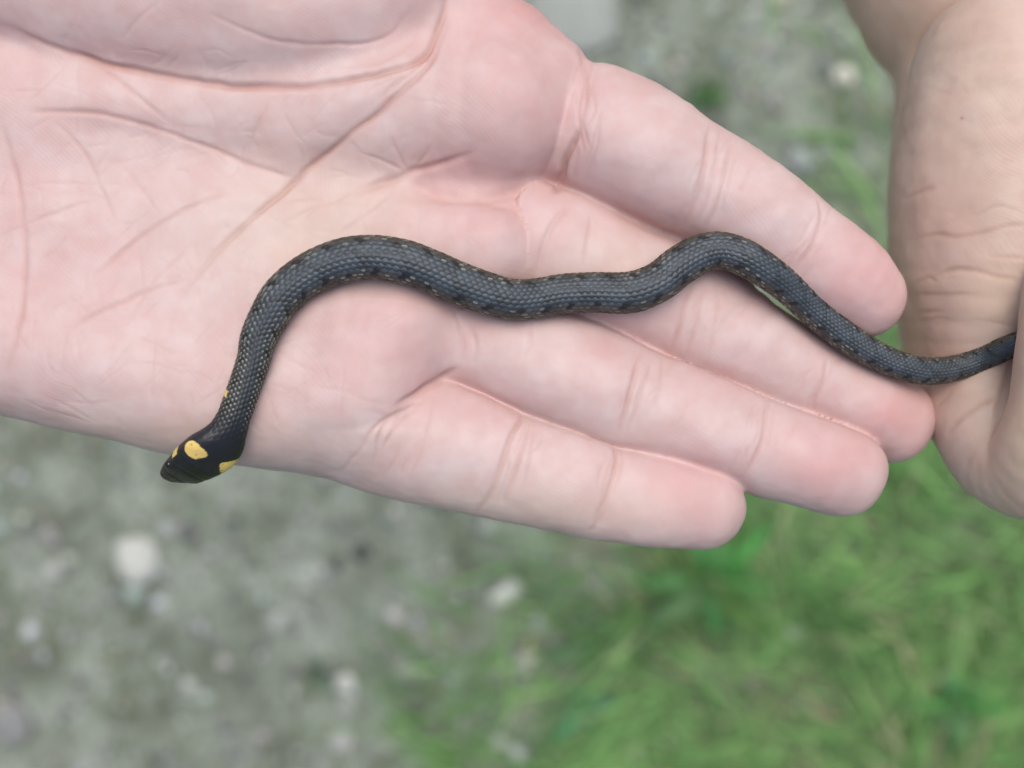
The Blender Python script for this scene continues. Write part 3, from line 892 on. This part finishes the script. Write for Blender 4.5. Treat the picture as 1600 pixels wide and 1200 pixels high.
# ================================================================== SNAKE
bvh1 = BVHTree.FromPolygons([Vector(v) for v in HV], HF.tolist())
bvh2 = BVHTree.FromPolygons([Vector(v) for v in FV], FF.tolist())
def surf_z(x, y, fist_too):
    best = -60.0
    for b_, ok in ((bvh1, True), (bvh2, fist_too)):
        if not ok: continue
        h = b_.ray_cast(Vector((x, y, 60)), Vector((0, 0, -1)))
        if h[0] is not None: best = max(best, h[0].z)
    return best
# body centre line: (u, v, width px)
SN = [(366, 650, 50), (384, 600, 50), (397, 560, 51), (404, 530, 56), (419, 498, 60), (442, 462, 64), (481, 430, 66), (532, 408, 68), (581, 402, 68), (631, 409, 68), (674, 424, 66), (725, 446, 66),
      (794, 467, 63), (838, 466, 61), (880, 459, 61), (930, 457, 62), (985, 457, 64), (1028, 441, 62), (1064, 414, 62), (1098, 396, 60), (1131, 392, 57), (1166, 404, 56), (1208, 431, 52), (1238, 455, 49),
      (1268, 483, 47), (1316, 522, 46), (1361, 551, 44), (1406, 571, 43), (1450, 580, 43), (1502, 573, 39), (1546, 555, 38), (1580, 541, 37)]
path = catmull(SN, 8)
cz = []
for u, v, w in path:
    r = w * S / 2
    x_, y_, _ = px(u, v, 2)
    best = -60
    for dx in (-0.7, 0, 0.7):
        for dy in (-0.7, 0, 0.7):
            o2 = (dx * dx + dy * dy) * r * r
            if o2 > r * r: continue
            best = max(best, surf_z(x_ + dx * r, y_ + dy * r, u + dx * r / S < 1562) + math.sqrt(r * r - o2) * 0.96)
    cz.append(best)
cz = np.array(cz)
okz = cz > -30
cz = np.interp(np.arange(len(cz)), np.nonzero(okz)[0], cz[okz])
# the tail slips down under the curled little finger
tailz = np.interp(path[:, 0], [1500, 1562, 1576], [0, 0, 1])
zend = -5.4
cz = cz * (1 - tailz) + zend * tailz
ker = np.hanning(29); ker /= ker.sum()
c_raw = cz.copy()
k9 = np.hanning(15)[1:-1]; k9 /= k9.sum()
for _ in range(14):
    cz = np.convolve(np.pad(cz, 6, mode='edge'), k9, 'valid')
    cz = np.maximum(cz, c_raw - 0.25)
cz = np.convolve(np.pad(cz, 4, mode='edge'), np.ones(9) / 9, 'valid')
body = [(u, v, z, w, w * 0.94) for (u, v, w), z in zip(path, cz)]
tail = catmull([(1580, 541, zend, 37, 35), (1612, 529, -7.5, 34, 32), (1632, 526, -17, 29, 27), (1622, 530, -31, 24, 23), (1626, 540, -42, 17, 16), (1632, 560, -52, 10, 10), (1640, 580, -58, 4, 4)], 8)[1:]
z0 = body[0][2]
# head, snout first: (u, v, z, width, height)
HD = [(258.5, 743, z0 - 5.6, 4, 4), (259.5, 742.5, z0 - 5.5, 17, 15), (263, 741, z0 - 5.2, 30, 25), (272, 738, z0 - 4.6, 45, 34), (285, 733, z0 - 3.8, 58, 42), (300, 726, z0 - 2.9, 75, 49),
      (317, 716, z0 - 2.0, 86, 51), (333, 704, z0 - 1.2, 88, 49), (346, 690, z0 - 0.6, 78, 47), (357, 672, z0 - 0.2, 60, 45)]
head = catmull(np.array(HD + [body[0]]), 9)[:-1]
full = np.vstack([head, np.array(body), tail])
P3 = np.array([px(u, v, z) for u, v, z, _, _ in full])
RW = full[:, 3] * S / 2 * (H - full[:, 2]) / H
RH = full[:, 4] * S / 2 * (H - full[:, 2]) / H
arc = np.concatenate([[0], np.cumsum(np.linalg.norm(np.diff(P3, axis=0), axis=1))])
STEP = 0.12
sa_ = np.arange(0, arc[-1], STEP)
P3 = np.stack([np.interp(sa_, arc, P3[:, i]) for i in range(3)], 1)
def sm(a, n):
    kx = np.hanning(n + 2)[1:-1]; kx /= kx.sum()
    pad = n // 2
    A = np.concatenate([2 * a[0] - a[1:pad + 1][::-1], a, 2 * a[-1] - a[-pad - 1:-1][::-1]])
    return np.convolve(A, kx, 'valid')
P3 = np.stack([sm(P3[:, i], 9) for i in range(3)], 1)
RW = np.interp(sa_, arc, RW); RH = np.interp(sa_, arc, RH)
headlen = arc[len(head)]
T = np.gradient(P3, axis=0); T /= np.linalg.norm(T, axis=1)[:, None]
UP = np.tile([0.0, 0.0, 1.0], (len(T), 1))
roll = np.interp(sa_, [0, headlen * 0.75, headlen * 1.4, 30, 60], [1.0, 1.0, 0.45, 0.2, 0.0])
lean = np.array([0.62, -0.78, 0.0])
UP = UP + lean * (roll * 0.95)[:, None]
UP -= T * np.sum(UP * T, 1)[:, None]; UP /= np.linalg.norm(UP, axis=1)[:, None]
SIDE = np.cross(T, UP)
NA = 156
phi = np.linspace(0, 2 * math.pi, NA, endpoint=False)      # 0 = back
ns_ = len(sa_)
SS, PH = np.meshgrid(sa_, phi, indexing='ij')
phs = np.where(PH > math.pi, PH - 2 * math.pi, PH)          # -pi..pi
hf = np.clip(1 - (SS - headlen * 0.62) / (headlen * 0.5), 0, 1)   # 1 on the head
hf = hf * hf * (3 - 2 * hf)
# scale lattice
ROWS = 27
Lsc = 0.30 * np.clip(RW / 3.3, 0.5, 1.1)
bcoord = np.cumsum(STEP / (np.clip(RW / 3.2, 0.45, 1.1) * 1.1))
Bc = bcoord[:, None] * np.ones((1, NA)); Ac = phs / (2 * math.pi) * ROWS
best = np.full(Bc.shape, 9.0); bi = np.zeros(Bc.shape, int); bj = np.zeros(Bc.shape, int); bda = np.zeros(Bc.shape); bdb = np.zeros(Bc.shape)
i0 = np.round(Ac).astype(int)
for di in (-1, 0, 1):
    ic = i0 + di
    off = 0.5 * (ic % 2)
    jc = np.round(Bc - off).astype(int)
    for dj in (-1, 0, 1):
        j_ = jc + dj
        da = Ac - ic; db = Bc - (j_ + off)
        dist = np.abs(da) * 1.0 + np.abs(db) * 1.0 * 1.0
        m_ = dist < best
        best[m_] = dist[m_]; bi[m_] = ic[m_]; bj[m_] = j_[m_]; bda[m_] = da[m_]; bdb[m_] = db[m_]
edge = np.clip((0.5 - best) / 0.16, 0, 1) if False else np.clip((np.max(best) * 0.98 - best) / 0.22, 0, 1)
dorsal = np.clip((2.25 - np.abs(phs)) / 0.25, 0, 1)          # scaled part of the girth
keel = np.exp(-(bda / 0.16) ** 2) * np.clip(1 - np.abs(bdb) / 0.5, 0, 1)
relief = (0.12 * edge - 0.07 + 0.07 * bdb + 0.07 * keel) * dorsal * (1 - hf)
# belly plates
relief += -0.05 * (np.abs((Bc * 0.9) % 1 - 0.5) < 0.07) * (1 - dorsal)
relief *= np.clip(RW / 3.0, 0.35, 1)[:, None]
# cross-section: slightly flattened oval on the body, flat-topped box on the head
cx, sx_ = np.cos(PH), np.sin(PH)
pw = 1 + 0.16 * hf
sup = (np.abs(cx) ** (2 * pw) + np.abs(sx_) ** (2 * pw)) ** (-1 / (2 * pw))
top = cx * sup; sid = sx_ * sup
top = np.where((hf > 0) & (top > 0), top * (1 - 0.12 * hf), top)
X = (P3[:, None, :] + SIDE[:, None, :] * (sid * (RW[:, None] + relief))[..., None] + UP[:, None, :] * (top * (RH[:, None] + relief))[..., None])
# head shields: shallow grooves on the crown, brow ridges over the eyes
ht = np.clip(SS / headlen, 0, 1)
groove = np.zeros(SS.shape)
for t0_ in (0.09, 0.18, 0.34, 0.50):
    groove += np.exp(-((ht - t0_ - 0.03 * np.cos(2 * phs)) / 0.012) ** 2) * (np.abs(phs) < 1.2)
groove += np.exp(-(phs * RW[:, None] / 0.12) ** 2) * ((ht > 0.34) & (ht < 0.50) | (ht < 0.18))
for s_ in (-1, 1):
    groove += np.exp(-((phs - s_ * 0.75) * RW[:, None] / 0.12) ** 2) * ((ht > 0.09) & (ht < 0.36))
    groove += 0.7 * np.exp(-((phs - s_ * 1.75) * RW[:, None] / 0.12) ** 2) * (ht < 0.8)
brow = sum(np.exp(-((phs - s_ * 0.95) / 0.22) ** 2 - ((ht - 0.24) / 0.08) ** 2) for s_ in (-1, 1))
Nrm = SIDE[:, None, :] * sid[..., None] + UP[:, None, :] * top[..., None]
X = X + Nrm * ((-0.08 * np.clip(groove, 0, 1) + 0.28 * brow) * hf)[..., None]
X = X + Nrm * (0.05 * vnoise(X.reshape(-1, 3), 1.6, 61).reshape(SS.shape) * hf)[..., None]

# colours (pigment, with the blue sky sheen painted into the back)
h1 = ((bi * 73856093 ^ bj * 19349663) & 1023) / 1023.0
h2 = ((bi * 83492791 ^ bj * 2971215) & 1023) / 1023.0
ap = np.abs(phs)
base = np.array([0.040, 0.054, 0.068]); side_c = np.array([0.066, 0.057, 0.040])  # blue back carries painted sky reflection, brown flanks are pigment
wS = np.clip((ap - 0.55) / 0.6, 0, 1)[..., None]
col = base * (1 - wS) + side_c * wS
col = col * (0.7 + 0.6 * h1[..., None])
# rows of black spots, alternating along the flanks and the back
def spots(rowsel, per, shift):
    return (np.isin(np.abs(bi), rowsel)) & (((bj + shift + (bi > 0) * 2) % per) == 0)
blk = spots([3, 4], 4, 0) & (h2 > 0.12) | spots([6, 7], 4, 2)
blk = blk & (edge > 0.1)
col = np.where(blk[..., None], np.array([0.010, 0.011, 0.012]), col)
# pale flecks on the keels of some scale rows next to the spots
flk = (np.isin(np.abs(bi), [3, 4, 5, 6, 7])) & (h2 > 0.70) & ~blk
fk = (flk * np.clip(np.exp(-(bda / 0.15) ** 2) * (bdb > -0.34) * (bdb < 0.30), 0, 1))[..., None]
patchy = np.clip(0.75 + 0.9 * vnoise(X.reshape(-1, 3), 9.0, 63).reshape(SS.shape), 0.1, 1)[..., None]
col = col * (1 - fk * patchy) + np.array([0.32, 0.32, 0.27]) * fk * patchy
# skin between the scales is dark
gap = (1 - np.clip(edge * 1.6, 0, 1))[..., None]
col = col * (1 - 0.55 * gap)
# neck: black with pale scale edges on one flank
nk = np.clip(1 - (SS - headlen) / 24.0, 0, 1)[..., None]
col = col * (1 - 0.62 * nk)
ned = (np.clip((bdb - 0.18) / 0.1, 0, 1) * np.clip(0.30 - np.abs(bda), 0, 0.2) / 0.2 * ((ap > 0.25) & (ap < 1.9)))[..., None] * np.clip(nk * 1.6, 0, 1) * (1 - hf)[..., None]
col = col * (1 - ned * 0.8) + np.array([0.36, 0.37, 0.29]) * ned * 0.8
# belly: chequered black and pale
bel = (ap > 2.3)[..., None]
chk = ((np.floor(Bc * 0.9) + (phs > 0)) % 2 < 1)[..., None]
col = np.where(bel, np.where(chk, np.array([0.02, 0.022, 0.026]), np.array([0.30, 0.30, 0.26])), col)
# head: very dark olive crown, black rim, yellow collar spots and lip patch
hcol = np.array([0.011, 0.012, 0.009]) * (0.8 + 0.35 * vnoise(X.reshape(-1, 3), 0.9, 64).reshape(SS.shape))[..., None]
hcol = np.where((np.clip(groove, 0, 1) > 0.5)[..., None], hcol * 0.75, hcol)
blackz = (ht > 0.48)[..., None]
hcol = np.where(blackz, np.array([0.012, 0.013, 0.017]), hcol)
hm = np.clip(hf * 1.8, 0, 1)[..., None]
col = col * (1 - hm) + hcol * hm
Y_ = np.array([0.78, 0.57, 0.17])
wobn = 0.035 * vnoise(X.reshape(-1, 3), 1.3, 65).reshape(SS.shape)
sp = ((ht - 0.60) / 0.082) ** 2 + ((ap - 0.92) / 0.60) ** 2 + 9.0 * wobn < 0.95
lip = (np.abs(ht - 0.37 + wobn * 0.5) < 0.045) & (ap > 1.3) & (ap < 2.1)
nkp = (np.abs(SS - headlen * 1.16 + wobn * 20) < 0.55) & (ap > 1.25) & (ap < 2.2)
crk = (vnoise(X.reshape(-1, 3), 0.55, 66).reshape(SS.shape) > 0.62)
yel = (sp | lip | nkp)
col = np.where(yel[..., None], Y_ * (0.85 + 0.25 * h1[..., None]), col)
col = np.where((yel & crk & sp)[..., None], Y_ * 0.45, col)

Vs = X.reshape(-1, 3); Cs = np.hstack([np.clip(col.reshape(-1, 3), 0, 1), hf.reshape(-1, 1)])
ia, ja = np.meshgrid(np.arange(ns_ - 1), np.arange(NA), indexing='ij')
jn = (ja + 1) % NA
Fs = np.stack([ia * NA + ja, ia * NA + jn, (ia + 1) * NA + jn, (ia + 1) * NA + ja], -1).reshape(-1, 4)
# close both ends
Vs = np.vstack([Vs, P3[0] - T[0] * 0.15, P3[-1] + T[-1] * 0.3]); Cs = np.vstack([Cs, Cs[:1], Cs[-1:]])
e0, e1 = len(Vs) - 2, len(Vs) - 1
jr = np.arange(NA)
cap0 = np.stack([np.full(NA, e0), (jr + 1) % NA, jr, np.full(NA, e0)], 1)[:, :3]
lb = (ns_ - 1) * NA
cap1 = np.stack([np.full(NA, e1), lb + jr, lb + (jr + 1) % NA], 1)

m, nt, b = new_mat('snake_scales'); k = NB(nt)
at = k.n('ShaderNodeAttribute', _attribute_name='col')
k.l(at.outputs['Color'], b.inputs['Base Color'])
tc = k.n('ShaderNodeTexCoord')
nn = k.n('ShaderNodeTexNoise', Scale=2500.0, Detail=2.0); k.l(tc.outputs['Object'], nn.inputs['Vector'])
k.l(k.math('SUBTRACT', k.ramp(nn.outputs['Fac'], [(0.3, (0.38,) * 3), (0.7, (0.55,) * 3)]), k.math('MULTIPLY', at.outputs['Alpha'], 0.1)), b.inputs['Roughness'])
b.inputs['Specular IOR Level'].default_value = 0.55
bp = k.n('ShaderNodeBump', Strength=0.15, Distance=0.00005); k.l(nn.outputs['Fac'], bp.inputs['Height']); k.l(bp.outputs[0], b.inputs['Normal'])
M_SNAKE = m
fl = Fs.tolist() + cap0.tolist() + cap1.tolist()
snake = mesh_obj('snake', to_world(Vs), fl, M_SNAKE, cols={'col': Cs})
tag(snake, 'small dark grey snake with yellow collar patches winding across the open palm', 'snake')
# eyes
for s_ in (-1, 1):
    i_ = int(headlen * 0.245 / STEP)
    an = s_ * 1.28
    c_ = P3[i_] + SIDE[i_] * RW[i_] * math.sin(an) * 0.93 + UP[i_] * RH[i_] * math.cos(an) * 0.98
    bm = bmesh.new(); bmesh.ops.create_uvsphere(bm, u_segments=24, v_segments=14, radius=0.72)
    V = np.array([v.co[:] for v in bm.verts]); F = [[v.index for v in f.verts] for f in bm.faces]; bm.free()
    mesh_obj('eye', to_world(V + c_), F, M_EYE, snake)
